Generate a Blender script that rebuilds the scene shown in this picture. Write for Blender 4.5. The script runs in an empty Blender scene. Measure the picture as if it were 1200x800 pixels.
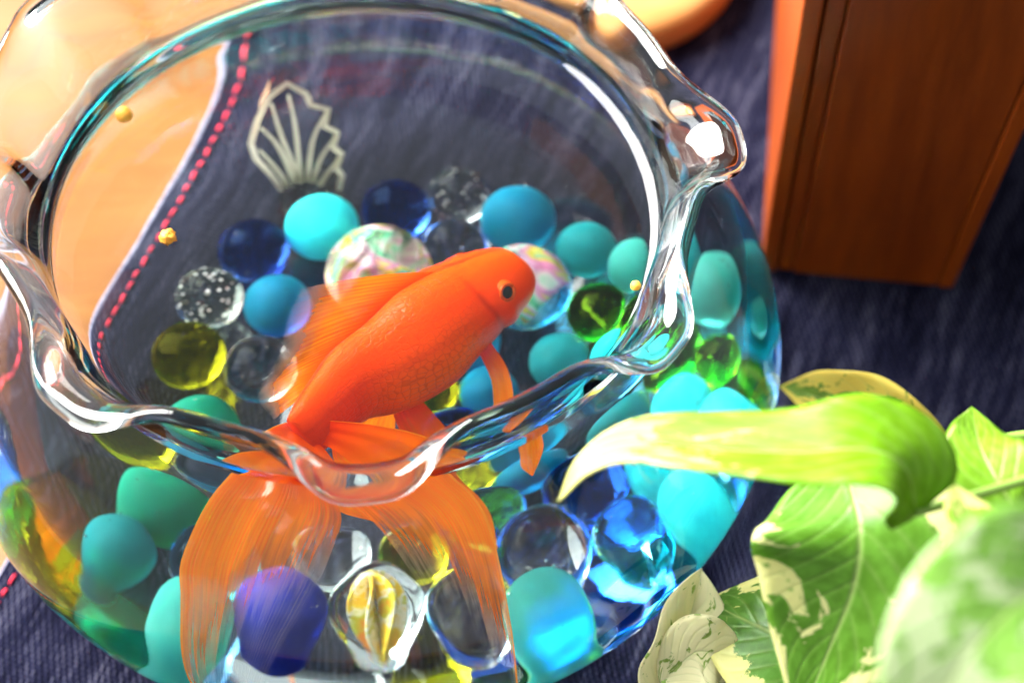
import bpy, math, random
from math import sin, cos, pi, radians, sqrt, hypot, exp
from mathutils import Vector, Matrix, noise
random.seed(7)
S = bpy.context.scene
COL = S.collection
# ------------------------------------------------------------------ camera
PXW, PXH, FPX = 1200.0, 800.0, 2380.0
CAM = Vector((0.0, -0.32139, 0.48302)); YAW = radians(6.80); PITCH = radians(53.685)
FWD = Vector((sin(YAW)*cos(PITCH), cos(YAW)*cos(PITCH), -sin(PITCH)))
RGT = Vector((cos(YAW), -sin(YAW), 0)); UPV = RGT.cross(FWD)
cd = bpy.data.cameras.new('camera'); cam = bpy.data.objects.new('camera', cd); COL.objects.link(cam)
cd.sensor_width = 36; cd.lens = FPX/PXW*36; cd.clip_start = 0.01; cd.clip_end = 50
cam.matrix_world = Matrix((( RGT.x, UPV.x, -FWD.x, CAM.x), (RGT.y, UPV.y, -FWD.y, CAM.y), (RGT.z, UPV.z, -FWD.z, CAM.z), (0,0,0,1)))
cd.dof.use_dof = True; cd.dof.focus_distance = 0.475; cd.dof.aperture_fstop = 8.0
S.camera = cam
# ------------------------------------------------------------------ room light
w = bpy.data.worlds.new('World'); S.world = w; w.use_nodes = True
bg = w.node_tree.nodes['Background']; bg.inputs[0].default_value = (0.93, 0.96, 1.0, 1); bg.inputs[1].default_value = 0.40
def area(name, loc, aim, sx, sy, power, color):
    l = bpy.data.lights.new(name, 'AREA'); l.shape = 'ELLIPSE'; l.size = sx; l.size_y = sy; l.energy = power; l.color = color
    o = bpy.data.objects.new(name, l); COL.objects.link(o); o.location = loc
    o.rotation_euler = (Vector(aim)-Vector(loc)).to_track_quat('-Z', 'Y').to_euler(); return o
area('window_light', (-0.95, 0.80, 1.0), (0, 0, 0.05), 1.7, 1.3, 145, (1.0, 0.98, 0.95))
S.view_settings.view_transform = 'Standard'; S.view_settings.look = 'None'; S.view_settings.gamma = 1
S.view_settings.exposure = 0.85; S.view_settings.use_curve_mapping = False
S.render.engine = 'CYCLES'; cy = S.cycles
cy.max_bounces = 26; cy.transmission_bounces = 24; cy.glossy_bounces = 10; cy.diffuse_bounces = 4; cy.transparent_max_bounces = 24
cy.caustics_reflective = True; cy.caustics_refractive = True; cy.blur_glossy = 0.3
cy.sample_clamp_indirect = 8; cy.use_denoising = True; cy.use_adaptive_sampling = False
try: cy.denoiser = 'OPENIMAGEDENOISE'
except Exception: pass

# ------------------------------------------------------------------ helpers
def ray(px, py):
    d = FWD + RGT*((px-PXW/2)/FPX) - UPV*((py-PXH/2)/FPX); return d.normalized()
def at(px, py, z):
    d = ray(px, py); return CAM + d*((z-CAM.z)/d.z)
ZW = 0.0985
def sw(px, py, z):
    """point at height z seen at this pixel through the flat water surface"""
    d = ray(px, py); p = CAM + d*((ZW-CAM.z)/d.z); n = Vector((0,0,1)); e = 1/1.33; c = -d.dot(n)
    d = e*d + (e*c - sqrt(1-e*e*(1-c*c)))*n
    return p + d*((z-p.z)/d.z)
def mesh(name, verts, faces, mat, parent=None, smooth=True, uvs=None):
    m = bpy.data.meshes.new(name); m.from_pydata([tuple(v) for v in verts], [], faces); m.update()
    if smooth: m.polygons.foreach_set('use_smooth', [True]*len(m.polygons))
    if uvs:
        l = m.uv_layers.new(name='UVMap')
        for lp in m.loops: l.data[lp.index].uv = uvs[lp.vertex_index]
    if mat: m.materials.append(mat)
    o = bpy.data.objects.new(name, m); COL.objects.link(o)
    if parent: o.parent = parent
    return o
def empty(name, loc=(0,0,0)):
    o = bpy.data.objects.new(name, None); COL.objects.link(o); o.location = loc; o.empty_display_size = 0.02; return o
def tag(o, label=None, cat=None, group=None, kind=None):
    if label: o['label'] = label
    if cat: o['category'] = cat
    if group: o['group'] = group
    if kind: o['kind'] = kind
    return o
def under(o, parent):
    o.parent = parent; o.matrix_parent_inverse = Matrix.Translation(-Vector(parent.location)); return o
def grid_faces(nu, nv, wrap_u=False):
    f = []
    for i in range(nu if wrap_u else nu-1):
        for j in range(nv-1):
            a = i*nv+j; b = ((i+1) % nu)*nv+j
            f.append((a, b, b+1, a+1))
    return f
def spline(pts, n):
    """n points evenly along a Catmull-Rom curve through pts (any tuples)"""
    P = [Vector(p) for p in pts]; P = [2*P[0]-P[1]] + P + [2*P[-1]-P[-2]]; out = []
    segs = len(P)-3
    for k in range(n):
        t = k/(n-1)*segs; i = min(int(t), segs-1); t -= i
        p0, p1, p2, p3 = P[i:i+4]
        out.append(.5*((2*p1)+(p2-p0)*t+(2*p0-5*p1+4*p2-p3)*t*t+(3*p1-p0-3*p2+p3)*t**3))
    return out
def revolve(prof, n=128):
    """prof: (r,z) from axis or edge; normals point outwards for a profile that runs upwards"""
    verts = []; faces = []; rings = []
    for r, z in prof:
        if r < 1e-6: rings.append([len(verts)]); verts.append((0,0,z))
        else:
            rings.append(list(range(len(verts), len(verts)+n)))
            verts += [(r*cos(2*pi*k/n), r*sin(2*pi*k/n), z) for k in range(n)]
    for a, b in zip(rings[:-1], rings[1:]):
        for k in range(n):
            k2 = (k+1) % n
            if len(a) == 1: faces.append((a[0], b[k2], b[k]))
            elif len(b) == 1: faces.append((a[k], a[k2], b[0]))
            else: faces.append((a[k], a[k2], b[k2], b[k]))
    return verts, faces
def tube(pts, radii, n=8):
    P = [Vector(p) for p in pts]; verts = []; prev = None
    for i, p in enumerate(P):
        t = (P[min(i+1, len(P)-1)]-P[max(i-1, 0)]).normalized()
        a = prev if prev else (Vector((0,0,1)) if abs(t.z) < .9 else Vector((1,0,0)))
        u = (a - t*a.dot(t)).normalized(); prev = u; v = t.cross(u)
        r = radii[i] if hasattr(radii, '__len__') else radii
        verts += [p + (u*cos(2*pi*k/n) + v*sin(2*pi*k/n))*r for k in range(n)]
    faces = []
    for i in range(len(P)-1):
        for k in range(n):
            k2 = (k+1) % n; faces.append((i*n+k, i*n+k2, (i+1)*n+k2, (i+1)*n+k))
    faces.append(tuple(range(n-1, -1, -1))); faces.append(tuple(range((len(P)-1)*n, len(P)*n)))
    return verts, faces
def join(parts):
    V = []; F = []
    for v, f in parts:
        b = len(V); V += list(v); F += [tuple(i+b for i in q) for q in f]
    return V, F
def sphere(r, nu=40, nv=24, c=(0,0,0), sq=(1,1,1)):
    pr = [(r*sin(pi*k/nv), -r*cos(pi*k/nv)) for k in range(nv+1)]; pr[0] = (0,-r); pr[-1] = (0,r)
    v, f = revolve(pr, nu)
    return [Vector((a[0]*sq[0]+c[0], a[1]*sq[1]+c[1], a[2]*sq[2]+c[2])) for a in v], f

# ------------------------------------------------------------------ materials
class NT:
    def __init__(s, name):
        s.m = bpy.data.materials.new(name); s.m.use_nodes = True; s.t = s.m.node_tree; s.t.nodes.clear()
        s.out = s.n('ShaderNodeOutputMaterial')
    def n(s, typ, **kw):
        x = s.t.nodes.new(typ)
        for k, v in kw.items(): setattr(x, k, v)
        return x
    def l(s, a, b): s.t.links.new(a, b)
    def val(s, sock, v): 
        if hasattr(v, 'bl_idname') or isinstance(v, bpy.types.NodeSocket): s.l(v, sock)
        else: sock.default_value = v
    def math(s, op, a, b=None, c=None, clamp=False):
        x = s.n('ShaderNodeMath', operation=op, use_clamp=clamp); s.val(x.inputs[0], a)
        if b is not None: s.val(x.inputs[1], b)
        if c is not None: s.val(x.inputs[2], c)
        return x.outputs[0]
    def ramp(s, fac, stops, interp='LINEAR'):
        x = s.n('ShaderNodeValToRGB'); x.color_ramp.interpolation = interp; e = x.color_ramp.elements
        while len(e) < len(stops): e.new(.5)
        for q, (p, c) in zip(e, stops): q.position = p; q.color = (*c, 1) if len(c) == 3 else c
        s.l(fac, x.inputs[0]); return x.outputs[0]
    def mix(s, fac, a, b):
        x = s.n('ShaderNodeMix', data_type='RGBA'); s.val(x.inputs[0], fac); s.val(x.inputs[6], a); s.val(x.inputs[7], b); return x.outputs[2]
    def noise(s, scale, detail=3, vec=None, rough=.5, dist=0):
        x = s.n('ShaderNodeTexNoise'); x.inputs['Scale'].default_value = scale; x.inputs['Detail'].default_value = detail
        x.inputs['Roughness'].default_value = rough; x.inputs['Distortion'].default_value = dist
        if vec: s.l(vec, x.inputs['Vector'])
        return x.outputs['Fac']
    def coord(s, kind='Object', scale=None, rot=None):
        c = s.n('ShaderNodeTexCoord').outputs[kind]
        if scale or rot:
            m = s.n('ShaderNodeMapping'); s.l(c, m.inputs[0])
            if scale: m.inputs['Scale'].default_value = scale
            if rot: m.inputs['Rotation'].default_value = rot
            c = m.outputs[0]
        return c
    def bump(s, h, strength, dist):
        b = s.n('ShaderNodeBump'); b.inputs['Strength'].default_value = strength; b.inputs['Distance'].default_value = dist; s.l(h, b.inputs['Height']); return b.outputs[0]
    def bsdf(s, **kw):
        b = s.n('ShaderNodeBsdfPrincipled')
        for k, v in kw.items(): s.val(b.inputs[k.replace('_', ' ')], v)
        return b
    def surf(s, sh): s.l(sh, s.out.inputs[0]); return s.m
def rgba(c): return (*c, 1)

def m_glass(name, color, ior, rough=0.0, bump=None):
    t = NT(name); g = t.n('ShaderNodeBsdfGlass'); g.inputs[0].default_value = rgba(color); g.inputs['Roughness'].default_value = rough; g.inputs['IOR'].default_value = ior
    if bump: t.l(t.bump(t.noise(bump[0], 2, t.coord()), bump[1], bump[2]), g.inputs['Normal'])
    return t.surf(g.outputs[0])
GLASS = m_glass('bowl_glass', (.975, .995, .99), 1.5, 0.0, (28, .12, .004))
# ---- denim
def m_denim():
    t = NT('denim'); c = t.coord('Object', None, (0, 0, radians(28)))
    sep = t.n('ShaderNodeSeparateXYZ'); t.l(c, sep.inputs[0]); x, y = sep.outputs[0], sep.outputs[1]
    wob = t.math('MULTIPLY', t.noise(180, 2, c), .0006)
    warp = t.math('SINE', t.math('MULTIPLY', t.math('ADD', x, wob), 2*pi/.00095))
    weft = t.math('SINE', t.math('MULTIPLY', t.math('ADD', y, wob), 2*pi/.0013))
    tw = t.math('SINE', t.math('MULTIPLY', t.math('ADD', t.math('ADD', x, t.math('MULTIPLY', y, .6)), wob), 2*pi/.0019))
    h = t.math('ADD', t.math('MULTIPLY', warp, .35), t.math('ADD', t.math('MULTIPLY', weft, .2), t.math('MULTIPLY', tw, .45)))
    m = t.n('ShaderNodeMapping'); t.l(c, m.inputs[0]); m.inputs['Scale'].default_value = (1, .09, 1)
    slub = t.noise(900, 3, m.outputs[0], .7)
    m2 = t.n('ShaderNodeMapping'); t.l(c, m2.inputs[0]); m2.inputs['Scale'].default_value = (1, .12, 1)
    fade = t.noise(120, 4, m2.outputs[0], .65)
    v = t.math('ADD', t.math('MULTIPLY', h, .16), t.math('ADD', t.math('MULTIPLY', slub, .55), t.math('MULTIPLY', fade, .5)))
    colr = t.ramp(v, [(.36, (.0012, .0014, .005)), (.49, (.0025, .0027, .011)), (.60, (.0105, .011, .029)), (.75, (.070, .070, .10))])
    b = t.bsdf(Base_Color=colr, Roughness=.92, Normal=t.bump(h, .7, .0004)); b.inputs['Specular IOR Level'].default_value = .05
    return t.surf(b.outputs[0])
DENIM = m_denim()
def m_wood(name, dark, mid, light, scale, rough=.45, axis='x', fine=1.0):
    t = NT(name); sc = {'x': (.12, 1, 1), 'y': (1, .12, 1), 'z': (1, 1, .12)}[axis]
    c = t.coord('Object', tuple(q for q in sc)); a = t.noise(scale, 5, c, .6, .6); f = t.noise(scale*9, 3, c, .7)
    v = t.math('ADD', t.math('MULTIPLY', a, .75), t.math('MULTIPLY', f, .25*fine))
    colr = t.ramp(v, [(.28, dark), (.5, mid), (.72, light)])
    r = t.math('ADD', t.math('MULTIPLY', f, .2), rough-.1)
    b = t.bsdf(Base_Color=colr, Roughness=r, Normal=t.bump(f, .15, .0006)); b.inputs['Specular IOR Level'].default_value = .22; return t.surf(b.outputs[0])
OAK = m_wood('table_wood', (.10, .026, .003), (.165, .060, .008), (.22, .098, .018), 22, .45, 'x')
BOARD = m_wood('round_wood', (.28, .115, .03), (.37, .175, .05), (.43, .225, .08), 45, .5, 'x')
MAHOG = m_wood('mahogany', (.085, .011, .0002), (.19, .030, .0004), (.28, .056, .001), 30, .5, 'z')

# ------------------------------------------------------------------ table and cloth
def slab(name, poly, z0, z1, mat, parent=None):
    n = len(poly); v = [(x, y, z1) for x, y in poly] + [(x, y, z0) for x, y in poly]
    f = [tuple(range(n)), tuple(range(2*n-1, n-1, -1))] + [(i, i+n, (i+1) % n+n, (i+1) % n) for i in range(n)]
    return mesh(name, v, f, mat, parent, smooth=False)
tb = slab('table_top', [(-.9, -.6), (.9, -.6), (.9, .8), (-.9, .8)], -.03, -.0022, OAK); tag(tb, kind='structure')
# cloth edge: x = XE + K (y - YE), cloth lies to its right
XE, YE, K = -.0766, .0262, .525
def edge_x(y, off=0.0): return XE + K*(y-YE) + off*sqrt(1+K*K)
cl = empty('denim_cloth', (0.1, 0, 0))
def cloth_mesh():
    ys = [-.45+.95*i/190 for i in range(191)]; offs = [0, .0006, .002, .0035, .006, .010] + [.018+.5*(i/22)**1.5 for i in range(23)]
    V = []
    for y in ys:
        for j, o in enumerate(offs):
            wob = .0007*noise.noise(Vector((y*40, 3, 0)))
            z = -.0014 if j == 0 else (.0002 if j < 6 else -.0003)
            z += .0004*noise.noise(Vector((y*30, o*40, 5))) if j else 0
            if .004 < o < .0045: z -= .0004
            V.append((edge_x(y, o)+wob, y, z))
    b = len(V); nv = len(offs)
    F = [(f[3], f[2], f[1], f[0]) for f in grid_faces(len(ys), nv)]
    F = [(f[3], f[2], f[1], f[0]) for f in F]
    F = [tuple(reversed(f)) for f in F]
    return V, F
V, F = cloth_mesh(); f0 = under(mesh('fabric', V, F, DENIM), cl)
so = f0.modifiers.new('thickness', 'SOLIDIFY'); so.thickness = .0016; so.offset = -1
tag(cl, 'dark navy denim cloth with red hem stitching spread on the table under the bowl', 'cloth')
t = NT('hem_edge'); HEM = t.surf(t.bsdf(Base_Color=t.ramp(t.noise(900, 3, t.coord()), [(.35, (.10, .10, .16)), (.6, (.20, .20, .27))]), Roughness=.9).outputs[0])
hv, hf = tube([(edge_x(q, .0004)+.0007*noise.noise(Vector((q*40, 3, 0))), q, -.0004) for q in [-.3+.6*k/240 for k in range(241)]], [.0007+.0003*noise.noise(Vector((k*.7, 0, 0))) for k in range(241)], 8); under(mesh('hem_edge', hv, hf, HEM), cl)
t = NT('red_thread'); REDT = t.surf(t.bsdf(Base_Color=rgba((.75, .02, .06)), Roughness=.8).outputs[0])
sv, sf = tube([(-.0016, 0, -.0003), (-.0011, 0, .0003), (0, 0, .0005), (.0011, 0, .0003), (.0016, 0, -.0003)], [.0002, .00034, .00038, .00034, .0002], 6)
sm = None; ang = math.atan2(1, K)
y = -.10; 
while y < .22:
    if sm is None: o = mesh('stitch', sv, sf, REDT); sm = o.data
    else: o = bpy.data.objects.new('stitch', sm); COL.objects.link(o)
    o.location = (edge_x(y, .0048)+random.uniform(-.0002, .0002), y, .0004); o.rotation_euler = (0, 0, ang+random.uniform(-.14, .14)); o.scale = (random.uniform(.72, 1.12), random.uniform(.8, 1.2), 1)
    bpy.context.view_layer.update(); under(o, cl); y += random.uniform(.0042, .0049)*cos(pi/2-ang)

# ------------------------------------------------------------------ bowl profiles
OUT = [(v.x, v.y) for v in spline([(0,.0015,0),(.045,.0008,0),(.062,.002,0),(.082,.0105,0),(.1005,.027,0),(.1085,.049,0),(.1045,.068,0),(.0925,.084,0),(.083,.0945,0),(.0785,.101,0)], 80)]
INN = [(v.x, v.y) for v in spline([(0,.007,0),(.045,.007,0),(.060,.009,0),(.079,.0165,0),(.0965,.031,0),(.1040,.050,0),(.100,.0665,0),(.0885,.0815,0),(.0795,.092,0),(.0748,.0985,0),(.0744,.1003,0)], 80)]
OUT = [(max(r, 0), z) for r, z in OUT]; INN = [(max(r, 0), z) for r, z in INN]
def inner_z(r):
    for (r0, z0), (r1, z1) in zip(INN, INN[1:]):
        if z1 > .05: break
        if r0 <= r <= r1: return z0+(z1-z0)*(r-r0)/max(r1-r0, 1e-9)
    return .05
bowl = empty('goldfish_bowl'); tag(bowl, 'round clear glass goldfish bowl with ruffled rim standing on the denim', 'fish bowl')
v, f = revolve(OUT, 160); mesh('bowl_wall', v, f, m_glass('bowl_wall_glass', (.955, .99, .985), 1.5, 0.0, (28, .12, .004)), bowl)
# ruffled rim: outer skin, rounded lip, inner skin down to the water line
LOBES = [-1, 46, 95, 138, 181, 222, 268, 318]
def lobe(th):
    d = degrees_ = math.degrees(th); s = 0
    for i, a in enumerate(LOBES):
        q = (d-a+180) % 360-180; s += exp(-(q/ (11.5 if i not in (7, 0) else 10.5))**2)
    return min(s, 1)
def rim_section(th):
    L = lobe(th); n1 = noise.noise(Vector((cos(th)*1.5, sin(th)*1.5, 3.3))); n2 = noise.noise(Vector((cos(th)*4, sin(th)*4, 8.1)))
    Lq = L*L*(3-2*L)
    bl = exp(-((math.degrees(th)-150)/38)**2); re = .0812+(.0098+(.002 if math.degrees(th) > 335 or math.degrees(th) < 25 else 0))*Lq*(1-.5*bl)+.0012*n1+.0006*n2+.010*bl; ze = .1225-.0055*Lq*(1-.5*bl)+.0012*n1+.004*bl
    tx, tz = (.75-.0*Lq), (.75-1.55*Lq); q = hypot(tx, tz); tx /= q; tz /= q; nx, nz = tz, -tx   # nx,nz: outward/down side
    th2 = .0018+.0003*n2
    def bez(P0, P1, P2, P3, n):
        return [tuple(((1-s)**3)*a+3*s*(1-s)**2*b+3*s*s*(1-s)*c+s**3*d for a, b, c, d in zip(P0, P1, P2, P3)) for s in [k/n for k in range(n+1)]]
    oe = (re+nx*th2, ze+nz*th2); ie = (re-nx*th2, ze-nz*th2)
    k = .0085
    o = bez((.0785, .101), (.0785-.0022, .101+.0042), (oe[0]-tx*k, oe[1]-tz*k), oe, 12)
    i = bez((.0744, .1003), (.0744-.0008, .1003+.006), (ie[0]-tx*k, ie[1]-tz*k), ie, 12)
    lip = []
    for s in range(1, 8):
        a = pi*s/8; lip.append((re+nx*th2*cos(a)+tx*th2*sin(a), ze+nz*th2*cos(a)+tz*th2*sin(a)))
    return o+lip+i[::-1]
NR = 480; V = []
for k in range(NR):
    th = 2*pi*k/NR
    sec = rim_section(th); V += [(r*cos(th), r*sin(th), z) for r, z in sec]
ns = len(sec); mesh('ruffled_rim', V, grid_faces(NR, ns, True), GLASS, bowl)
# water: its sides are the wetted inside of the glass (glass-to-water index), its top meets the air
def m_water():
    t = NT('water_surface'); g = t.n('ShaderNodeBsdfGlass'); g.inputs[0].default_value = (.99, 1, 1, 1); g.inputs['Roughness'].default_value = 0; g.inputs['IOR'].default_value = 1.33
    t.l(t.bump(t.noise(24, 1, t.coord()), .04, .004), g.inputs['Normal']); return t.surf(g.outputs[0])
WTOP = m_water(); WSIDE = m_glass('water_against_glass', (.985, 1, .998), 1.33/1.5)
prof = list(INN); nside = len(prof)-1; r0 = prof[-1][0]
for k in range(1, 40):
    r = r0*(1-(k/39)**1.6); prof.append((max(r, 0), ZW+.0018*exp(-(r0-r)/.0016)))
prof[-1] = (0, ZW)
v, f = revolve(prof, 160); wat = mesh('water', v, f, WSIDE); wat.data.materials.append(WTOP)
for p in wat.data.polygons:
    if p.index >= nside*160: p.material_index = 1
tag(wat, kind='structure')

# ------------------------------------------------------------------ marbles
def m_frost(name, c, rad, clear=.70):
    t = NT(name); co = t.coord(); sp = t.noise(500, 2, co)
    cc = t.mix(t.ramp(t.noise(130, 4, co, .7), [(.40, (0, 0, 0)), (.70, (.8, .8, .8))]), rgba(c), rgba(tuple(min(1, q*1.45+.03) for q in c)))
    nb = t.bump(sp, .12, .0004)
    b = t.bsdf(Base_Color=cc, Roughness=.45, Normal=nb, IOR=1.2); b.inputs['Subsurface Weight'].default_value = 1
    b.inputs['Subsurface Radius'].default_value = rad; b.inputs['Subsurface Scale'].default_value = .006
    g = t.n('ShaderNodeBsdfGlass'); g.inputs[0].default_value = rgba(tuple(min(1, q**.5) for q in c)); g.inputs['IOR'].default_value = 1.135; g.inputs['Roughness'].default_value = .33; t.l(nb, g.inputs['Normal'])
    mx = t.n('ShaderNodeMixShader'); mx.inputs[0].default_value = clear; t.l(b.outputs[0], mx.inputs[1]); t.l(g.outputs[0], mx.inputs[2]); return t.surf(mx.outputs[0])
def m_gem(name, c, speck=0.0, bump=0.06):
    t = NT(name); g = t.n('ShaderNodeBsdfGlass'); g.inputs[0].default_value = rgba(c); g.inputs['IOR'].default_value = 1.135; g.inputs['Roughness'].default_value = .02
    co = t.coord(); t.l(t.bump(t.noise(160, 3, co), bump, .003), g.inputs['Normal'])
    if not speck: return t.surf(g.outputs[0])
    x = t.n('ShaderNodeTexVoronoi'); x.inputs['Scale'].default_value = 420; t.l(co, x.inputs['Vector'])
    k = t.math('LESS_THAN', x.outputs['Distance'], speck); d = t.n('ShaderNodeBsdfDiffuse'); d.inputs[0].default_value = (.85, .88, .85, 1)
    mx = t.n('ShaderNodeMixShader'); t.l(k, mx.inputs[0]); t.l(g.outputs[0], mx.inputs[1]); t.l(d.outputs[0], mx.inputs[2]); return t.surf(mx.outputs[0])
def m_irid(name, tint, amt):
    t = NT(name); g = t.n('ShaderNodeBsdfGlass'); g.inputs[0].default_value = rgba(tint); g.inputs['IOR'].default_value = 1.14; g.inputs['Roughness'].default_value = .03
    co = t.coord(); n = t.noise(75, 3, co, .5, 1.2)
    colr = t.ramp(n, [(.3, (.02, .65, .6)), (.4, (.9, .8, .05)), (.48, (.95, .35, .7)), (.54, (.95, .95, .85)), (.62, (.15, .85, .45)), (.72, (.85, .5, .02))])
    d = t.n('ShaderNodeBsdfGlossy'); t.l(colr, d.inputs[0]); d.inputs['Roughness'].default_value = .35
    d2 = t.n('ShaderNodeBsdfDiffuse'); t.l(colr, d2.inputs[0]); m1 = t.n('ShaderNodeMixShader'); m1.inputs[0].default_value = .65; t.l(d.outputs[0], m1.inputs[1]); t.l(d2.outputs[0], m1.inputs[2])
    fac = t.math('MULTIPLY', t.ramp(t.noise(60, 3, t.coord('Object', None, (1, 2, .4)), .6, .8), [(.42, (0, 0, 0)), (.62, (1, 1, 1))]), amt)
    mx = t.n('ShaderNodeMixShader'); t.l(fac, mx.inputs[0]); t.l(g.outputs[0], mx.inputs[1]); t.l(m1.outputs[0], mx.inputs[2]); return t.surf(mx.outputs[0])
MM = dict(
 cyan=m_frost('frosted_cyan', (.02, .66, .74), (.4, 1, 1), .3), blueteal=m_frost('frosted_blue', (.002, .24, .38), (.25, .9, 1)),
 teal=m_frost('frosted_teal', (.008, .30, .32), (.3, 1, 1)), aqua=m_frost('frosted_aqua', (.07, .50, .44), (.5, 1, .9)), green=m_frost('frosted_green', (.003, .28, .18), (.2, 1, .7)),
 navyclear=m_gem('navy_glass', (.25, .45, .88)), navy=m_gem('deep_navy_glass', (.14, .38, .85)), navyblue=m_frost('cobalt', (.003, .012, .20), (.1, .3, 1), .3),
 clear=m_gem('clear_glass', (.96, .98, .98)), speck=m_gem('seeded_clear_glass', (.95, .97, .97), .12), bubbly=m_gem('crackled_glass', (.93, .97, .92), .2, .5),
 olive=m_gem('olive_glass', (.80, .78, .12), 0, .35), emerald=m_gem('emerald_glass', (.52, .74, .14), 0, .3), lime=m_gem('lime_glass', (.55, .92, .12)), aquaclear=m_gem('aqua_glass', (.50, .95, .97)), blueclear=m_gem('pale_blue_glass', (.45, .75, .95)),
 irid=m_irid('iridescent_glass', (.95, .97, .95), .95), blueirid=m_irid('blue_iridescent_glass', (.35, .72, .88), .6))
ML = [ # x, y, r, z or None, kind, label
(-.0087,.0395,.0103,.032,'cyan','bright cyan frosted marble resting on top, in front of the clear ornament'),
(.0129,.0486,.0096,None,'navyclear','transparent dark blue marble between bright cyan and clear seeded marbles'),
(.0315,.0534,.0087,None,'speck','small clear seeded marble between dark blue and teal blue marbles'),
(.0469,.0414,.0105,None,'blueteal','matte teal blue marble behind the goldfish head'),
(.027,.0352,.0092,None,'clear','clear grey marble half hidden above the goldfish back'),
(-.0273,.0389,.0099,None,'navyclear','transparent dark blue marble at the foot of the clear ornament'),
(.003,.0290,.0147,None,'irid','large clear marble with rainbow sheen above the dorsal fin'),
(-.0425,.0244,.0093,None,'bubbly','crackled clear marble touching the yellow olive one'),
(-.0236,.0190,.0093,None,'blueteal','matte teal blue marble behind the tip of the dorsal fin'),
(-.0483,.0046,.0100,None,'olive','yellow olive glass marble next to the crackled clear one'),
(-.0300,-.001,.0098,None,'clear','clear marble beside the trailing edge of the dorsal fin'),
(.0498,.0136,.0130,None,'blueirid','large blue marble with swirling sheen facing the goldfish mouth'),
(.0690,.0275,.0085,None,'teal','small matte teal marble against the bowl wall facing the wooden box'),
(.0700,.0060,.0090,None,'emerald','olive green glass marble below the ruffled lip beside the teal one'),
(.0337,-.0085,.0095,None,'blueteal','matte blue marble below the goldfish gill and pectoral fin'),
(.0530,-.0085,.0085,None,'teal','matte teal marble between matte blue and olive green marbles'),
(.0165,-.0119,.0075,None,'olive','small yellow olive marble under the goldfish belly'),
(-.0462,-.0225,.0104,None,'green','matte sea green marble between the yellow olive and turquoise ones'),
(-.0670,-.0400,.0088,None,'teal','matte turquoise marble at the bowl wall beyond the sea green one'),
(.0850,.0166,.0085,None,'aqua','pale aqua marble squeezed against the bowl wall near the box'),
(.0835,-.0062,.0062,None,'lime','small lime green marble at the bowl wall near the yellow leaf'),
(.0257,-.0317,.0098,None,'navy','dark blue glass marble beside the tip of the pelvic fin'),
(.0486,-.0289,.0098,None,'navy','dark blue glass marble under the tip of the lime leaf'),
(.0440,-.0465,.0110,None,'clear','large clear marble beside the two dark blue ones'),
(.0365,-.0655,.0098,None,'aqua','matte pale aqua marble between two large clear ones at the bowl wall'),
(-.0036,-.0615,.0105,None,'swirl','clear marble with yellow and white swirls between the tail lobes'),
(-.0255,-.0595,.0105,None,'navyblue','opaque cobalt blue marble under the end of a tail lobe'),
(-.0122,-.0370,.0085,None,'clear','clear marble in the gap between the two tail lobes'),
(.0055,-.0385,.0075,None,'olive','small olive marble behind the yellow swirled one'),
(-.0400,-.0450,.0100,None,'blueclear','pale blue clear marble between the cobalt and sea green ones'),
(.0690,-.0300,.0095,None,'cyan','bright cyan marble inside the ring of wall marbles under the lime leaf'),
(.0630,-.0480,.0085,None,'aquaclear','clear aqua marble low in the bowl above the cream leaf tip'),
(.0760,-.0160,.0075,None,'cyan','small bright cyan marble next to the lime green one'),
(.0400,-.0195,.0080,None,'blueteal','matte blue marble between the two dark blue glass ones'),
(-.0450,-.0640,.0092,None,'aqua','pale aqua marble at the bowl wall beside the cobalt blue one'),
(.0800,-.0300,.0085,None,'cyan','bright cyan marble at the bowl wall shaded by the lime leaf'),
(.0165,-.0630,.0098,None,'clear','clear marble between the yellow swirled and pale aqua ones'),
(.0680,-.0440,.0080,None,'cyan','bright cyan marble beside the low clear aqua one'),
]
pos = [[x, y, 0, r] for x, y, r, z, k, l in ML]
for p, m in zip(pos, ML): p[2] = m[3] if m[3] else inner_z(hypot(p[0], p[1]))+p[3]
def wall_clear(p):
    """push a sphere off the bowl's inside"""
    rr = hypot(p[0], p[1])+1e-9; best = None
    for (a, b), (c, d) in zip(INN, INN[1:]):
        if (b+d)/2 > .08: break
        ex, ez = c-a, d-b; q = max(0, min(1, ((rr-a)*ex+(p[2]-b)*ez)/(ex*ex+ez*ez+1e-15)))
        hx, hz = a+q*ex, b+q*ez; D = hypot(rr-hx, p[2]-hz)
        if best is None or D < best[0]: best = (D, hx, hz)
    D, hx, hz = best; gap = p[3]+.0001
    if D < gap and D > 1e-9:
        k = (gap-D)/D; nr = rr+(rr-hx)*k; p[0] *= nr/rr; p[1] *= nr/rr; p[2] += (p[2]-hz)*k
for it in range(600):
    for p in pos: p[2] -= .00004
    for i in range(len(pos)):
        for j in range(i):
            a, b = pos[i], pos[j]; d = Vector(a[:3])-Vector(b[:3]); L = d.length; g = a[3]+b[3]+.00005
            if L < g:
                d = d/(L+1e-9)*(g-L)*.5
                for q in range(3): a[q] += d[q]; b[q] -= d[q]
    for p in pos: wall_clear(p)
MARB = []
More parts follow.
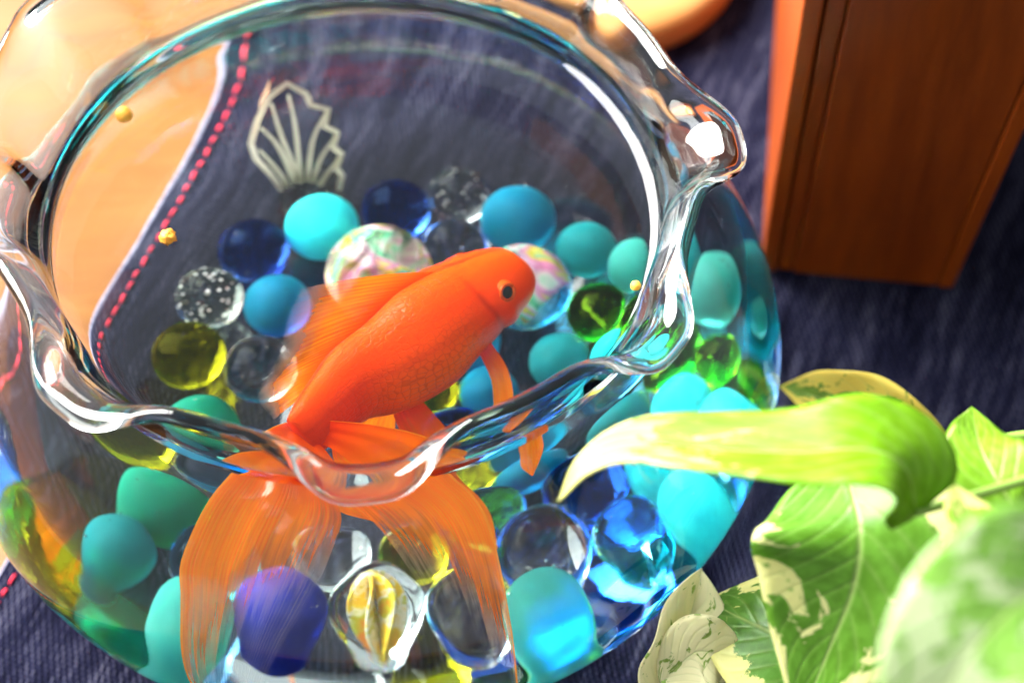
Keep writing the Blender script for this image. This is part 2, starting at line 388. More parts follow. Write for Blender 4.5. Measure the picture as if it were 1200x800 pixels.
for (x, y, r, z, kind, label), p in zip(ML, pos):
    v, f = sphere(r, 48, 28)
    # hand-made glass: very slightly out of round
    sd = random.random()*50; v = [q*(1+.012*noise.noise(q.normalized()*1.3+Vector((sd, 0, 0)))) for q in v]
    if kind == 'swirl':
        o = empty('marble', p[:3]); g = mesh('glass_ball', v, f, MM['clear'], o)
        t = NT('swirl_vanes'); co = t.coord(); cc = t.ramp(t.noise(140, 3, co, .6), [(.34, (.80, .36, .01)), (.46, (.85, .62, .02)), (.53, (.9, .85, .7)), (.60, (.55, .55, .02)), (.70, (.75, .22, .01))])
        VM = t.surf(t.bsdf(Base_Color=cc, Roughness=.5).outputs[0])
        for q in range(6):
            V = []
            for i in range(21):
                s = -1+2*i/20; a = 2*pi*q/6+s*.45; w_ = r*.56*sqrt(max(0, 1-s*s))+1e-5
                for j in range(5): V.append((cos(a)*w_*(.15+.85*j/4), sin(a)*w_*(.15+.85*j/4), s*r*.80))
            e = mesh('swirl', V, grid_faces(21, 5), VM, o); sdm = e.modifiers.new('thickness', 'SOLIDIFY'); sdm.thickness = .0006
        o.rotation_euler = (-.75, .12, .2)
    else:
        o = mesh('marble', v, f, MM[kind]); o.location = p[:3]; o.rotation_euler = (random.random()*6, random.random()*6, random.random()*6)
    tag(o, label, 'marble', 'glass marbles in the bowl'); MARB.append(o)

# ------------------------------------------------------------------ air bubbles clinging to the marbles
parts = []
for p in pos:
    for k in range(random.choice((1, 2, 3, 4))):
        a = random.random()*2*pi; e = random.uniform(.35, 1.4); n_ = Vector((cos(a)*cos(e), sin(a)*cos(e), sin(e))); r = random.uniform(.00018, .00042)
        parts.append(sphere(r, 10, 6, tuple(Vector(p[:3])+n_*(p[3]*1.012+r))))
V, F = join(parts); tag(mesh('air_bubbles', V, F, m_glass('air_in_water', (1, 1, 1), 1/1.33)), 'tiny air bubbles clinging to the marbles', 'bubbles', None, 'stuff')

# ------------------------------------------------------------------ goldfish
fish = empty('goldfish', (.012, -.026, .05)); tag(fish, 'orange fantail goldfish swimming head away under the water surface', 'goldfish')
NB = 44; RB = 36
ctrl = [ # pixel seen through the surface, height, half height up/down, half width
 (611, 307, .0690, .0024, .0024, .0026), (603, 315, .0690, .0078, .0074, .0072), (583, 330, .0696, .0112, .0106, .0100), (555, 347, .0704, .0130, .0128, .0116),
 (520, 369, .0710, .0150, .0158, .0130), (486, 394, .0714, .0160, .0178, .0138), (449, 421, .0728, .0140, .0164, .0118), (413, 444, .0752, .0120, .0128, .0088),
 (386, 473, .0778, .0098, .0098, .0062), (366, 498, .0800, .0086, .0082, .0042), (354, 513, .0805, .0076, .0072, .0022)]
cen = spline([sw(a, b, c) for a, b, c, *_ in ctrl], NB); hh = spline([(q[3], q[4], q[5]) for q in ctrl], NB)
ROLL = radians(24)
fr = []
for i in range(NB):
    T = (cen[max(i-1, 0)]-cen[min(i+1, NB-1)]).normalized()
    L = Vector((0,0,1)).cross(T).normalized(); U = T.cross(L).normalized()
    rl = ROLL*(.75+.5*i/NB)
    U2 = U*cos(rl)+L*sin(rl); R2 = T.cross(U2).normalized(); fr.append((T, U2, R2))
def body_pt(i, a):
    """a: 0 = back, pi/2 = right flank"""
    T, U, R = fr[i]; up, dn, wd = hh[i]
    c, s = cos(a), sin(a); s = math.copysign(abs(s)**.92, s)
    return cen[i] + U*(c*(up if c > 0 else dn)) + R*(s*wd*(1 if c < 0 else (1-.12*c)))
V = []; UVb = []
for i in range(NB):
    for k in range(RB): V.append(body_pt(i, 2*pi*k/RB)); UVb.append((i/(NB-1), k/RB))
F = []
for i in range(NB-1):
    for k in range(RB):
        k2 = (k+1) % RB; F.append((i*RB+k, (i+1)*RB+k, (i+1)*RB+k2, i*RB+k2))
F.append(tuple(range(RB))); F.append(tuple((NB-1)*RB+k for k in range(RB-1, -1, -1)))
# gill cover: a raised plate edge behind the head, mouth pinched in
for i in range(NB):
    for k in range(RB):
        u = i/(NB-1); a = 2*pi*k/RB; q = i*RB+k; side = abs(sin(a))
        T, U, R = fr[i]; d = (V[q]-cen[i])
        edge = .285+.035*cos(a)
        e = exp(-((u-edge+.02)/.022)**2)*side**2 - .9*exp(-((u-edge-.022)/.014)**2)*side**2
        V[q] = V[q]+d.normalized()*e*.0011
def m_fishskin():
    t = NT('goldfish_skin'); uv = t.n('ShaderNodeUVMap').outputs[0]
    sp = t.n('ShaderNodeSeparateXYZ'); t.l(uv, sp.inputs[0]); u, v_ = sp.outputs[0], sp.outputs[1]
    m = t.n('ShaderNodeMapping'); t.l(uv, m.inputs[0]); m.inputs['Scale'].default_value = (50, 54, 1)
    x = t.n('ShaderNodeTexVoronoi'); x.inputs['Scale'].default_value = 1; x.inputs['Randomness'].default_value = .7; t.l(m.outputs[0], x.inputs['Vector'])
    dist = x.outputs['Distance']
    body = t.math('MULTIPLY', t.math('SMOOTH_MIN', t.math('MULTIPLY', t.math('SUBTRACT', u, .30), 9, clamp=True), 1, .1), 1)
    sc = t.math('MULTIPLY', dist, body)
    back_ = t.ramp(t.math('ABSOLUTE', t.math('SUBTRACT', v_, .5)), [(.27, (0, 0, 0)), (.5, (1, 1, 1))])
    c1 = t.mix(t.math('MULTIPLY', t.noise(14, 3, t.coord('Object', (4, 4, 4))), .8), rgba((.76, .020, .0001)), rgba((.82, .045, .0002)))
    x2 = t.n('ShaderNodeTexVoronoi', feature='DISTANCE_TO_EDGE'); x2.inputs['Scale'].default_value = 1; x2.inputs['Randomness'].default_value = .55; t.l(m.outputs[0], x2.inputs['Vector'])
    fl = t.math('MULTIPLY', t.math('SUBTRACT', 1, t.math('MULTIPLY', t.math('ABSOLUTE', t.math('SUBTRACT', t.math('ABSOLUTE', t.math('SUBTRACT', v_, .5)), .19)), 5.5), clamp=True), t.ramp(u, [(.33, (0, 0, 0)), (.42, (1, 1, 1)), (.62, (1, 1, 1)), (.78, (0, 0, 0))]))
    c1 = t.mix(t.math('MULTIPLY', fl, .75), c1, rgba((.90, .14, .0006)))
    ln = t.math('MULTIPLY', t.math('SUBTRACT', 1, t.math('MULTIPLY', x2.outputs[0], 9), clamp=True), body)
    c2 = t.mix(t.math('MULTIPLY', t.math('MULTIPLY', ln, t.math('ADD', .35, t.math('MULTIPLY', fl, .65))), .45), c1, rgba((.30, .004, .0)))
    c3 = t.mix(t.math('MULTIPLY', t.ramp(u, [(.12, (1, 1, 1)), (.34, (0, 0, 0))]), .3), c2, rgba((.82, .080, .0006)))
    c3 = t.mix(t.math('MULTIPLY', back_, .5), c3, rgba((.90, .12, .001)))  # yellow light along the back, painted into the skin colour
    ang_ = t.math('MULTIPLY', v_, 2*pi); ge = t.math('ADD', .312, t.math('MULTIPLY', t.math('COSINE', ang_), .035))
    gl_ = t.math('MULTIPLY', t.math('SUBTRACT', 1, t.math('MULTIPLY', t.math('ABSOLUTE', t.math('SUBTRACT', u, ge)), 70), clamp=True), t.math('ABSOLUTE', t.math('SINE', ang_)))
    c3 = t.mix(t.math('MULTIPLY', gl_, .6), c3, rgba((.42, .008, 0)))
    la = t.math('MULTIPLY', t.math('SUBTRACT', 1, t.math('MULTIPLY', t.math('ABSOLUTE', t.math('SUBTRACT', t.math('ABSOLUTE', t.math('SUBTRACT', v_, .5)), .29)), 45), clamp=True), body)
    c3 = t.mix(t.math('MULTIPLY', la, .35), c3, rgba((.5, .012, 0)))
    h = t.math('SUBTRACT', 1, t.math('MULTIPLY', ln, .6))
    b = t.bsdf(Base_Color=c3, Roughness=.30, Normal=t.bump(h, .35, .0006), IOR=1.24); b.inputs['Subsurface Weight'].default_value = .25
    b.inputs['Subsurface Radius'].default_value = (1, .3, .1); b.inputs['Subsurface Scale'].default_value = .003
    return t.surf(b.outputs[0])
body = under(mesh('body', V, F, m_fishskin(), None, True, UVb), fish)
def m_fin(name, clear0, clear1, rays, c0=(.92, .042, .0002), c1=(1.0, .29, .0005), edge=.0, slant=0.0, con=.6, jagamp=.45, resid=.3):
    """u across the fin, v along the rays; colour thins out between clear0 and clear1"""
    t = NT(name); uv = t.n('ShaderNodeUVMap').outputs[0]; sp = t.n('ShaderNodeSeparateXYZ'); t.l(uv, sp.inputs[0]); u, v_ = sp.outputs[0], sp.outputs[1]
    m = t.n('ShaderNodeMapping'); t.l(uv, m.inputs[0]); m.inputs['Scale'].default_value = (1, .08, 1)
    jag = t.noise(22, 3, m.outputs[0], .6)
    vv = t.math('ADD', t.math('ADD', v_, t.math('MULTIPLY', u, slant)), t.math('MULTIPLY', t.math('SUBTRACT', jag, .5), jagamp))
    op = t.ramp(vv, [(clear0, (1, 1, 1)), (clear1, (0, 0, 0))])
    ry = t.math('ADD', t.math('MULTIPLY', t.math('SINE', t.math('ADD', t.math('MULTIPLY', u, rays*2*pi), t.math('MULTIPLY', jag, 1.5))), .5), .5)
    m3 = t.n('ShaderNodeMapping'); t.l(uv, m3.inputs[0]); m3.inputs['Scale'].default_value = (rays*2.2, 1.1, 1)
    fib = t.ramp(t.noise(1.0, 3, m3.outputs[0], .6), [(.36, (0, 0, 0)), (.64, (1, 1, 1))])
    ry = t.math('ADD', t.math('MULTIPLY', ry, .45), t.math('MULTIPLY', fib, .55))
    c1v = t.mix(t.ramp(v_, [(.05, (1, 1, 1)), (.42, (0, 0, 0))]), rgba(c1), rgba((.84, .034, .0003))); colr = t.mix(t.math('MULTIPLY', ry, con), c1v, rgba(c0))
    colr = t.mix(t.math('SUBTRACT', 1, t.math('MULTIPLY', op, 2.2, clamp=True)), colr, rgba((.85, .72, .58)))
    a = t.math('ADD', t.math('MULTIPLY', op, t.math('ADD', .86, t.math('MULTIPLY', ry, .13))), t.math('MULTIPLY', t.math('SUBTRACT', 1, op), t.math('ADD', t.math('MULTIPLY', t.math('POWER', ry, 3), resid), .02)))
    if edge:
        rim = t.math('LESS_THAN', u, edge); a = t.math('MAXIMUM', a, t.math('MULTIPLY', rim, .9)); colr = t.mix(rim, colr, rgba((.95, .26, .01)))
    d = t.n('ShaderNodeBsdfDiffuse'); t.l(colr, d.inputs[0]); tr = t.n('ShaderNodeBsdfTranslucent'); t.l(colr, tr.inputs[0])
    nb = t.bump(ry, .3, .0005); t.l(nb, d.inputs['Normal'])
    mx = t.n('ShaderNodeMixShader'); mx.inputs[0].default_value = .5; t.l(d.outputs[0], mx.inputs[1]); t.l(tr.outputs[0], mx.inputs[2])
    tp = t.n('ShaderNodeBsdfTransparent'); m2 = t.n('ShaderNodeMixShader'); t.l(a, m2.inputs[0]); t.l(tp.outputs[0], m2.inputs[1]); t.l(mx.outputs[0], m2.inputs[2])
    return t.surf(m2.outputs[0])
FT = m_fin('tail_membrane', .66, 1.0, 34, edge=.025, slant=.45, resid=.16); FD = m_fin('dorsal_membrane', .55, 1.12, 26, (.66, .060, .0004), (.95, .32, .001), con=.85, jagamp=.22, resid=.1); FS = m_fin('fin_membrane', 1.1, 1.5, 7)
def fin(name, A, B, mat, nu=30, nv=22, ripple=.0006, freq=3, bow=None):
    """membrane between edge curve A and edge curve B (both start at the root)"""
    a = spline(A, nv); b = spline(B, nv); V = []; uv = []
    N = (a[-1]-a[0]).cross(b[-1]-b[0]).normalized()
    for i in range(nu):
        u = i/(nu-1)
        for j in range(nv):
            t_ = j/(nv-1); p = a[j].lerp(b[j], u)
            p = p + N*(ripple*sin(u*freq*2*pi+t_*2.0)*t_)
            if bow: p = p + Vector(bow)*(sin(pi*u)*t_*t_)
            V.append(p); uv.append((u, t_))
    return under(mesh(name, V, grid_faces(nu, nv), mat, None, True, uv), fish)
root = cen[-1]
fin('tail_fin', [root+Vector((-.001, .004, .003)), (-.0255,-.0515,.0825), (-.0350,-.0565,.0780), (-.0454,-.0685,.0665), (-.0470,-.0757,.0593), (-.0480,-.0870,.0480), (-.0440,-.0935,.0405)],
    [root+Vector((.002, .001, -.002)), (-.0120,-.0575,.0775), (-.0095,-.0640,.0710), (-.0135,-.0715,.0635), (-.0200,-.0790,.0560), (-.0275,-.0860,.0490), (-.0330,-.0915,.0425)], FT, 40, 30, .0013, 2.5)
fin('tail_fin', [root+Vector((.003, .004, .002)), (.0010,-.0530,.0815), (.0140,-.0575,.0775), (.0215,-.0655,.0690), (.0247,-.0760,.0590), (.0259,-.0870,.0480), (.0262,-.0945,.0405)],
    [root+Vector((.001, .001, -.002)), (-.0095,-.0575,.0770), (-.0040,-.0640,.0710), (.0015,-.0710,.0640), (.0065,-.0780,.0570), (.0105,-.0860,.0490), (.0140,-.0930,.0420)], FT, 40, 30, .0013, 2.5)
# dorsal: rays from the back to the free margin
base = []; i0, i1 = 15, 37
mar = spline([sw(352, 337, .0915), sw(340, 372, .0905), sw(326, 410, .0890), (sw(310, 448, .0870)), sw(303, 472, .0855), sw(322, 492, .084)], i1-i0+1)
V = []; uv = []; nv = 14
for i in range(i0, i1+1):
    b = body_pt(i, 0) - fr[i][1]*.0012; u = (i-i0)/(i1-i0); m_ = mar[i-i0]
    if True:
        mid = b.lerp(m_, .5)+fr[i][1]*.0035*(1-u*.6)
    for j in range(nv):
        s = j/(nv-1); p = (1-s)**2*b+2*s*(1-s)*mid+s*s*m_; p = p+fr[i][2]*(.0007*sin(u*14+s*2)*s); V.append(p); uv.append((u, s))
under(mesh('dorsal_fin', V, grid_faces(i1-i0+1, nv), FD, None, True, uv), fish)
# paired fins
g = body_pt(15, radians(122)); g2 = body_pt(17, radians(126))
fin('pectoral_fin', [g, g+Vector((.0035,-.007,-.004)), g+Vector((.004,-.0145,-.009)), g+Vector((.0024,-.0205,-.0140))], [g2, g2+Vector((.0022,-.006,-.005)), g2+Vector((.0022,-.0135,-.0105)), g+Vector((.0020,-.0205,-.0143))], FS, 12, 14, .0003, 2)
g = body_pt(13, radians(238)); g2 = body_pt(15, radians(235))
fin('pectoral_fin', [g, g+Vector((-.004,.006,-.006)), g+Vector((-.009,.010,-.011))], [g2, g2+Vector((-.007,.002,-.006)), g2+Vector((-.014,.003,-.010))], FS, 12, 12, .0003, 2)
g = body_pt(24, radians(165)); g2 = body_pt(27, radians(165))
fin('pelvic_fin', [g, g+Vector((.006,-.008,-.005)), g+Vector((.011,-.016,-.011)), g+Vector((.012,-.0215,-.0172))], [g2, g2+Vector((.003,-.008,-.006)), g2+Vector((.0075,-.0145,-.012)), g+Vector((.0115,-.0215,-.0176))], FS, 14, 14, .0004, 2)
g = body_pt(24, radians(195)); g2 = body_pt(27, radians(195))
fin('pelvic_fin', [g, g+Vector((-.002,-.004,-.007)), g+Vector((-.003,-.008,-.014))], [g2, g2+Vector((-.005,-.003,-.007)), g2+Vector((-.009,-.007,-.012))], FS, 14, 12, .0004, 2)
g = body_pt(33, pi); g2 = body_pt(37, pi)
fin('anal_fin', [g, g+Vector((.004,-.007,-.004)), g+Vector((.005,-.0115,-.0095))], [g2, g2+Vector((.001,-.006,-.005)), g+Vector((.0044,-.0115,-.0100))], FS, 14, 12, .0004, 2)
# eyes
t = NT('eye_ring'); EYE = t.surf(t.bsdf(Base_Color=rgba((.85, .09, .003)), Roughness=.25).outputs[0])
t = NT('pupil'); PUP = t.surf(t.bsdf(Base_Color=rgba((.004, .004, .005)), Roughness=.06).outputs[0])
t = NT('iris'); IRIS = t.surf(t.bsdf(Base_Color=rgba((.60, .07, .004)), Metallic=.4, Roughness=.25).outputs[0])
for s in (1, -1):
    if s == 1:
        best = min(((body_pt(i, radians(a))-sw(590, 343, body_pt(i, radians(a)).z)).length, i, a) for i in range(4, 14) for a in range(40, 130, 2)); ei, ea = best[1:]
    c = body_pt(ei, s*radians(ea)); T, U, R = fr[ei]; n = (R*s+U*.35+T*.18).normalized(); q = n.to_track_quat('Z', 'Y').to_matrix()
    v, f = sphere(.0034, 24, 14, (0,0,0), (1, 1, .5)); e = under(mesh('eye', [c-n*.0006+q@p for p in v], f, EYE), fish)
    v, f = sphere(.0021, 24, 14, (0,0,.0009), (1, 1, .5)); p_ = mesh('pupil', [c-n*.0006+q@p for p in v], f, PUP, e)
    v, f = tube([(.0023*cos(k*pi/10), .0023*sin(k*pi/10), .00125) for k in range(21)], .00035, 8); mesh('iris', [c-n*.0006+q@Vector(p) for p in v], f, IRIS, e) 
# mouth: a small dark-red fold at the snout
c = body_pt(1, radians(150)); T, U, R = fr[1]
v, f = tube([c-R*.0016, c+T*.0006, c+R*.0016], [.0003, .0005, .0003], 6); t = NT('mouth'); under(mesh('mouth', v, f, t.surf(t.bsdf(Base_Color=rgba((.55, .04, .01)), Roughness=.5).outputs[0])), fish)

# ------------------------------------------------------------------ fish food
t = NT('food'); FOOD = t.surf(t.bsdf(Base_Color=t.mix(t.noise(300, 3, t.coord()), rgba((.85, .30, .02)), rgba((.9, .5, .06))), Roughness=.6).outputs[0])
def pellet(px, py, r, rough, label):
    p = sw(px, py, ZW); rr = hypot(p.x, p.y); 
    if rr > .0725-r: p = Vector((p.x*(.0725-r)/rr, p.y*(.0725-r)/rr, p.z))
    v, f = sphere(r, 18, 12); sd = random.random()*30; v = [q*(1+rough*noise.noise(q.normalized()*2.2+Vector((sd, 0, 0)))) for q in v]
    o = mesh('food_pellet', v, f, FOOD); o.location = (p.x, p.y, ZW+r*.25); tag(o, label, 'fish food', 'orange fish food floating on the water')
pellet(138, 133, .0022, .05, 'round orange food pellet floating beside the back rim')
pellet(197, 280, .0019, .6, 'broken orange food crumb floating over the red stitching')
pellet(745, 336, .0013, .1, 'tiny orange food pellet floating near the ruffled lip by the box')

# ------------------------------------------------------------------ clear ornament
orn = empty('glass_ornament', tuple(sw(365, 232, .0072))); bx = Vector(orn.location)
tag(orn, 'small clear glass ornament with stepped leaf shape behind the cyan marble', 'ornament')
CL = m_glass('ornament_glass', (.97, .98, .94), 1.05, .03)
t = NT('ornament_edge'); gl = t.n('ShaderNodeBsdfGlass'); gl.inputs[0].default_value = (.95, .95, .85, 1); gl.inputs['IOR'].default_value = 1.16; gl.inputs['Roughness'].default_value = .25
df = t.n('ShaderNodeBsdfTranslucent'); df.inputs[0].default_value = (.88, .87, .80, 1); mx = t.n('ShaderNodeMixShader'); mx.inputs[0].default_value = .33; t.l(gl.outputs[0], mx.inputs[1]); t.l(df.outputs[0], mx.inputs[2]); EDG = t.surf(mx.outputs[0])
ZO = bx.z
def op(px, py):
    """outline pixel on the ornament's own upright plane, tilted back a little"""
    lo, hi = ZO-.003, .09
    for _ in range(40):
        z = (lo+hi)/2; p = sw(px, py, z)
        if p.y > bx.y+.25*(z-ZO): lo = z
        else: hi = z
    return sw(px, py, z)
prf = [(0, 0), (.0085, 0), (.0090, .0012), (.0078, .003), (.0070, .006), (.0078, .009), (.0062, .0105), (0, .0108)]
v, f = revolve(prf, 32); mesh('foot', v, f, m_gem('ornament_foot_glass', (.96, .97, .92), 0, .3), orn)
outl = [(330,222),(316,203),(300,186),(294,168),(302,140),(314,115),(336,98),(358,110),(364,124),(384,128),(380,148),(395,155),(390,172),(400,180),(394,196),(401,206),(396,222)]
P = [op(*q) for q in outl]; top = P[6].copy()
v, f = tube(P, .0009, 8); under(mesh('stepped_edge', v, f, EDG), orn)
cpt = op(352, 205)
n_ = len(P); V = P+[p+Vector((.001, .007, 0)) for p in P]; c0 = len(V); V += [op(350, 170), op(350, 170)+Vector((.001, .007, 0))]
F = [(i, i+1, c0) for i in range(n_-1)]+[(i+1+n_, i+n_, c0+1) for i in range(n_-1)]+[(i, i+n_, i+1+n_, i+1) for i in range(n_-1)]+[(n_-1, 0, c0), (n_, 2*n_-1, c0+1), (0, n_-1, 2*n_-1, n_)]
under(mesh('leaf_plate', V, F, CL, None, False), orn)
for a, m_, b in [((338,112),(346,150),(352,214)),((306,150),(326,172),(345,214)),((304,176),(322,196),(338,218)),((380,135),(366,165),(360,212)),((393,160),(376,185),(366,214)),((398,186),(384,203),(374,218)),((318,122),(330,160),(348,205))]:
    v, f = tube(spline([op(*a), op(*m_), op(*b)], 9), [.0004+.0004*i/8 for i in range(9)], 6); under(mesh('rib', v, f, EDG), orn)

# ------------------------------------------------------------------ round wooden board
def board():
    c = at(705, -42, 0); r = .047
    pr = [(0, .0003), (r-.003, .0003), (r-.0008, .0015), (r, .004), (r, .009), (r-.001, .0115), (r-.0035, .013), (r-.010, .0128), (0, .0122)]
    v, f = revolve(pr, 96); o = mesh('wooden_coaster', v, f, BOARD); o.location = (c.x, c.y, 0); tag(o, 'round pale wooden coaster lying on the denim behind the bowl', 'coaster'); return o
board()
# ------------------------------------------------------------------ mahogany box
BL = at(891, 319, 0); BR = at(1110, 352, 0); ex = Vector((.972, -.235, 0)).normalized(); ny = Vector((-ex.y, ex.x, 0))   # ny: away from the camera
if ny.y < 0: ny = -ny
box = empty('wooden_box', tuple((BL+BR)/2)); tag(box, 'reddish brown mahogany box standing on the denim behind the bowl', 'box')
WB = .0575; DB = .20; HB = .17
def hexa(name, p, m=MAHOG):
    """p: function (a along front, b depth, h height) corner list of 8"""
    V = p; F = [(0,3,2,1),(4,5,6,7),(0,1,5,4),(1,2,6,5),(2,3,7,6),(3,0,4,7)]
    o = mesh(name, V, F, m, None, False); bv = o.modifiers.new('bevel', 'BEVEL'); bv.width = .0008; bv.segments = 3; return under(o, box)
def bp(a, b, h):
    fl = (.0*(1-a/WB)+.10*a/WB)*h     # the sides lean out a little
    return BL+ex*(a+fl)+ny*b+Vector((0,0,h))
def blk(name, a0, a1, b0, b1, h0, h1):
    return hexa(name, [bp(a0,b0,h0),bp(a1,b0,h0),bp(a1,b1,h0),bp(a0,b1,h0),bp(a0,b0,h1),bp(a1,b0,h1),bp(a1,b1,h1),bp(a0,b1,h1)])
blk('side_panel', 0, .0045, 0, DB, .0006, HB)
blk('stile', .0050, .0095, .0012, .012, .0006, HB)
blk('front_panel', .0097, WB-.0047, .0004, .010, .0006, HB)
blk('side_panel', WB-.0045, WB, 0, DB, .0006, HB)
blk('back_panel', .0047, WB-.0047, DB-.006, DB-.0005, .0006, HB)
blk('lid', -.001, WB+.001, -.001, DB+.001, HB+.0003, HB+.006)

# ------------------------------------------------------------------ pothos
plant = empty('pothos_plant', (.215, -.085, 0)); tag(plant, 'green and cream variegated pothos plant trailing beside the bowl', 'plant')
def m_leaf(name, green, cream, amount, seed, gloss=.35, tip=.0, margin=.0):
    t = NT(name); uv = t.n('ShaderNodeUVMap').outputs[0]; sp = t.n('ShaderNodeSeparateXYZ'); t.l(uv, sp.inputs[0]); u, v_ = sp.outputs[0], sp.outputs[1]
    m = t.n('ShaderNodeMapping'); t.l(uv, m.inputs[0]); m.inputs['Scale'].default_value = (1.5, 2.4, 1); m.inputs['Location'].default_value = (seed*3.7, seed*1.9, seed)
    n = t.noise(2.2, 5, m.outputs[0], .62, .8)
    k = t.ramp(t.math('ADD', n, t.math('ADD', t.math('ADD', t.math('MULTIPLY', t.math('POWER', v_, 2), tip), t.math('MULTIPLY', t.math('POWER', t.math('MULTIPLY', t.math('ABSOLUTE', t.math('SUBTRACT', u, .55)), 2), 2), margin)), amount-.5)), [(.49, (0, 0, 0)), (.515, (1, 1, 1))])
    n2 = t.noise(7, 3, m.outputs[0]); g2 = tuple(min(1, q*1.3+.01) for q in green)
    gcol = t.mix(t.ramp(n2, [(.4, (0, 0, 0)), (.6, (1, 1, 1))]), rgba(green), rgba(g2)); colr = t.mix(k, gcol, rgba(cream))
    ax = t.math('ABSOLUTE', t.math('SUBTRACT', u, .5))
    vein = t.math('SUBTRACT', 1, t.math('MULTIPLY', ax, 40), clamp=True)
    side = t.math('POWER', t.math('ADD', t.math('MULTIPLY', t.math('SINE', t.math('MULTIPLY', t.math('SUBTRACT', v_, t.math('MULTIPLY', ax, .7)), 58)), .5), .5), 6)
    colr = t.mix(t.math('MULTIPLY', vein, .45), colr, rgba((.55, .66, .25)))
    colr = t.mix(t.math('MULTIPLY', side, .12), colr, rgba((.45, .6, .2)))
    h = t.math('ADD', t.math('MULTIPLY', vein, -1), t.math('MULTIPLY', side, -.35))
    b = t.bsdf(Base_Color=colr, Roughness=gloss, Normal=t.bump(h, .35, .0008)); b.inputs['Specular IOR Level'].default_value = .35
    tr = t.n('ShaderNodeBsdfTranslucent'); t.l(colr, tr.inputs[0]); mx = t.n('ShaderNodeMixShader'); mx.inputs[0].default_value = .4
    t.l(b.outputs[0], mx.inputs[1]); t.l(tr.outputs[0], mx.inputs[2]); return t.surf(mx.outputs[0])
def leaf(mid, hw, twist, fold, mat, curl=.0, wave=.0, n=34, nw=15, wpeak=.28, label=None):
    P = spline([at(*q) for q in mid], n); V = []; uv = []
    for i, p in enumerate(P):
        u = i/(n-1); T = (P[min(i+1, n-1)]-P[max(i-1, 0)]).normalized(); N0 = (CAM-p); N0 = (N0-T*N0.dot(T)).normalized()
        N = Matrix.Rotation(radians(twist), 3, T) @ N0; Sd = T.cross(N).normalized()
        a_ = wpeak/(1-wpeak)*.95; wv = (max(u, 1e-4)**a_*(1-u)**.95)/((wpeak**a_)*(1-wpeak)**.95); wv = wv*(1-.15*max(0, u-.8)/.2) + .004
        for j in range(nw):
            s = -1+2*j/(nw-1); x = s*hw*wv; ab = abs(s)
            z = fold*abs(x) + curl*hw*s*ab*wv + wave*hw*sin(u*19+s*2.0)*ab**2*wv
            back = -.10*hw*ab*(1 if u < .3 else .3)
            V.append(p+Sd*x+N*z+T*back*0); uv.append((j/(nw-1), u))
    o = mesh('leaf', V, grid_faces(n, nw), mat, None, True, uv); so = o.modifiers.new('thickness', 'SOLIDIFY'); so.thickness = .0005
    if label: o['label'] = label
    return under(o, plant), P
LIME = m_leaf('leaf_lime', (.145, .33, .001), (.60, .60, .20), .28, 1.3, .35, .5); VAR = m_leaf('leaf_variegated', (.10, .26, .015), (.76, .76, .34), .31, 2.1, .35, 0, .28)
YEL = m_leaf('leaf_yellow', (.12, .22, .02), (.70, .56, .10), .46, 3.4, .35, 0, .2); DRK = m_leaf('leaf_green', (.055, .17, .006), (.75, .74, .28), .30, 4.2, .35, .1, .3)
CRM = m_leaf('leaf_cream', (.22, .33, .05), (.86, .82, .50), .60, 5.5); SOFT = m_leaf('leaf_soft', (.17, .36, .05), (.50, .62, .34), .46, 6.6, .16)
PALE = m_leaf('leaf_pale', (.15, .32, .012), (.62, .70, .25), .22, 7.7, .35, 0, .25)
PETS = []
def L(*a, **k):
    o, P = leaf(*a, **k); PETS.append(P[0]); return o
L([(1072,600,.140),(1058,548,.150),(1012,528,.153),(935,532,.150),(840,528,.146),(750,522,.142),(690,545,.139),(655,588,.132)], .0115, 50, .25, LIME, .15, .05, wpeak=.20, label='long lime green leaf with cream tip reaching over the bowl')
L([(1085,560,.035),(1030,500,.045),(975,470,.045),(915,452,.035)], .014, -25, .15, YEL, .0, .06, label='yellow leaf with dark green stripe close to the bowl')
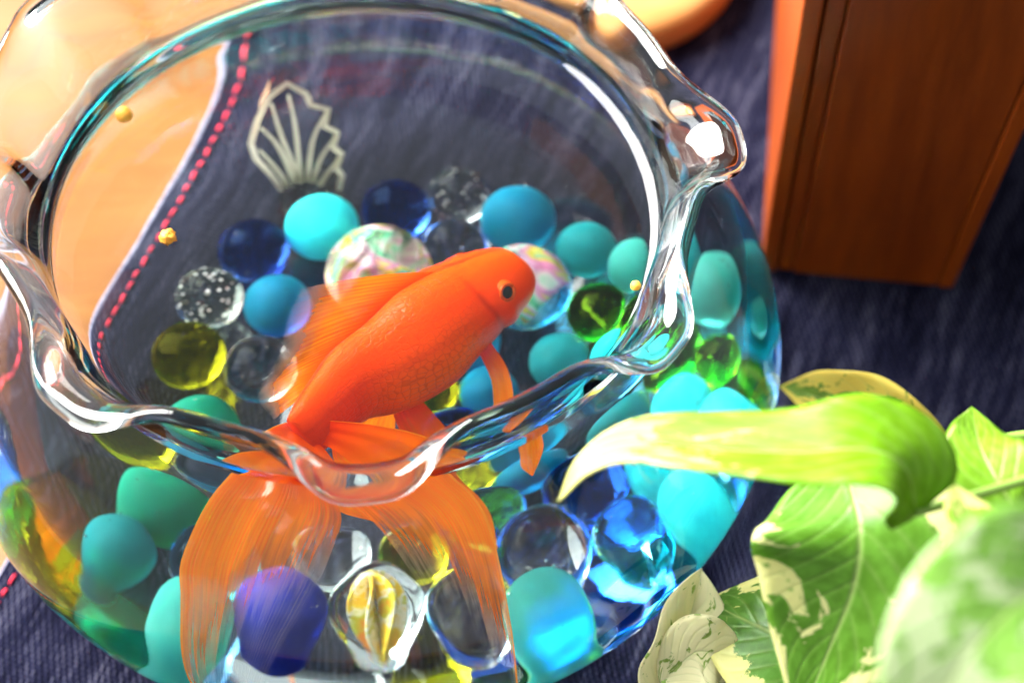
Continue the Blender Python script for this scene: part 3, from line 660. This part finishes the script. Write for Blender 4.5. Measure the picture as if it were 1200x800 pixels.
L([(990,545,.118),(1008,620,.120),(1000,690,.112),(972,760,.100),(935,850,.085)], .0215, 8, .18, VAR, .1, .05, wpeak=.35, label='broad hanging leaf with cream margin')
L([(1280,650,.195),(1205,695,.205),(1140,760,.202),(1090,845,.19),(1060,940,.175)], .0150, -8, .12, SOFT, -.1, .03, wpeak=.34, label='large blurred pale green leaf')
L([(1030,790,.050),(960,765,.055),(890,735,.052),(828,704,.045)], .0190, 15, .25, DRK, .0, .06, wpeak=.42, label='dark green leaf with thin cream edge')
L([(770,850,.030),(785,790,.040),(806,725,.048),(821,666,.050)], .0120, 40, .5, CRM, .2, .1, wpeak=.45, label='cream curled leaf with a green patch')
L([(775,800,.045),(812,765,.050),(838,765,.050),(864,775,.045)], .0090, 10, .3, CRM, .2, .1, wpeak=.45)
L([(1235,640,.120),(1185,590,.130),(1150,530,.130),(1138,478,.120)], .0125, 20, .2, PALE, .0, .06, label='light green leaf behind the blurred one')
L([(1140,540,.080),(1105,562,.085),(1075,580,.083),(1046,612,.075)], .0070, 30, .3, CRM, .0, .05)
L([(1180,585,.090),(1140,590,.095),(1110,600,.092),(1080,595,.09)], .0055, 40, .3, DRK, .0, .05)
L([(1140,690,.07),(1105,655,.075),(1090,635,.075),(1113,606,.07)], .0075, 20, .3, VAR, .0, .05)
L([(1200,700,.14),(1160,640,.15),(1135,600,.15),(1118,570,.145)], .0085, 45, .2, LIME, .0, .05)
t = NT('stem'); STEM = t.surf(t.bsdf(Base_Color=rgba((.22, .38, .06)), Roughness=.45).outputs[0])
crown = Vector((.222, -.085, .085))
v, f = tube(spline([(.30, -.02, .002), (.262, -.055, .004), (.235, -.078, .02), (.224, -.086, .055), crown, crown+Vector((-.004, -.004, .05))], 30), [.0026]*30, 10); under(mesh('vine', v, f, STEM), plant)
for p in PETS:
    a = crown if p.z > .06 else Vector((.232, -.08, .025))
    m_ = a.lerp(p, .5)+Vector((0, 0, .012)); v, f = tube(spline([a, m_, p], 14), [.0016-.0006*i/13 for i in range(14)], 8); under(mesh('petiole', v, f, STEM), plant)
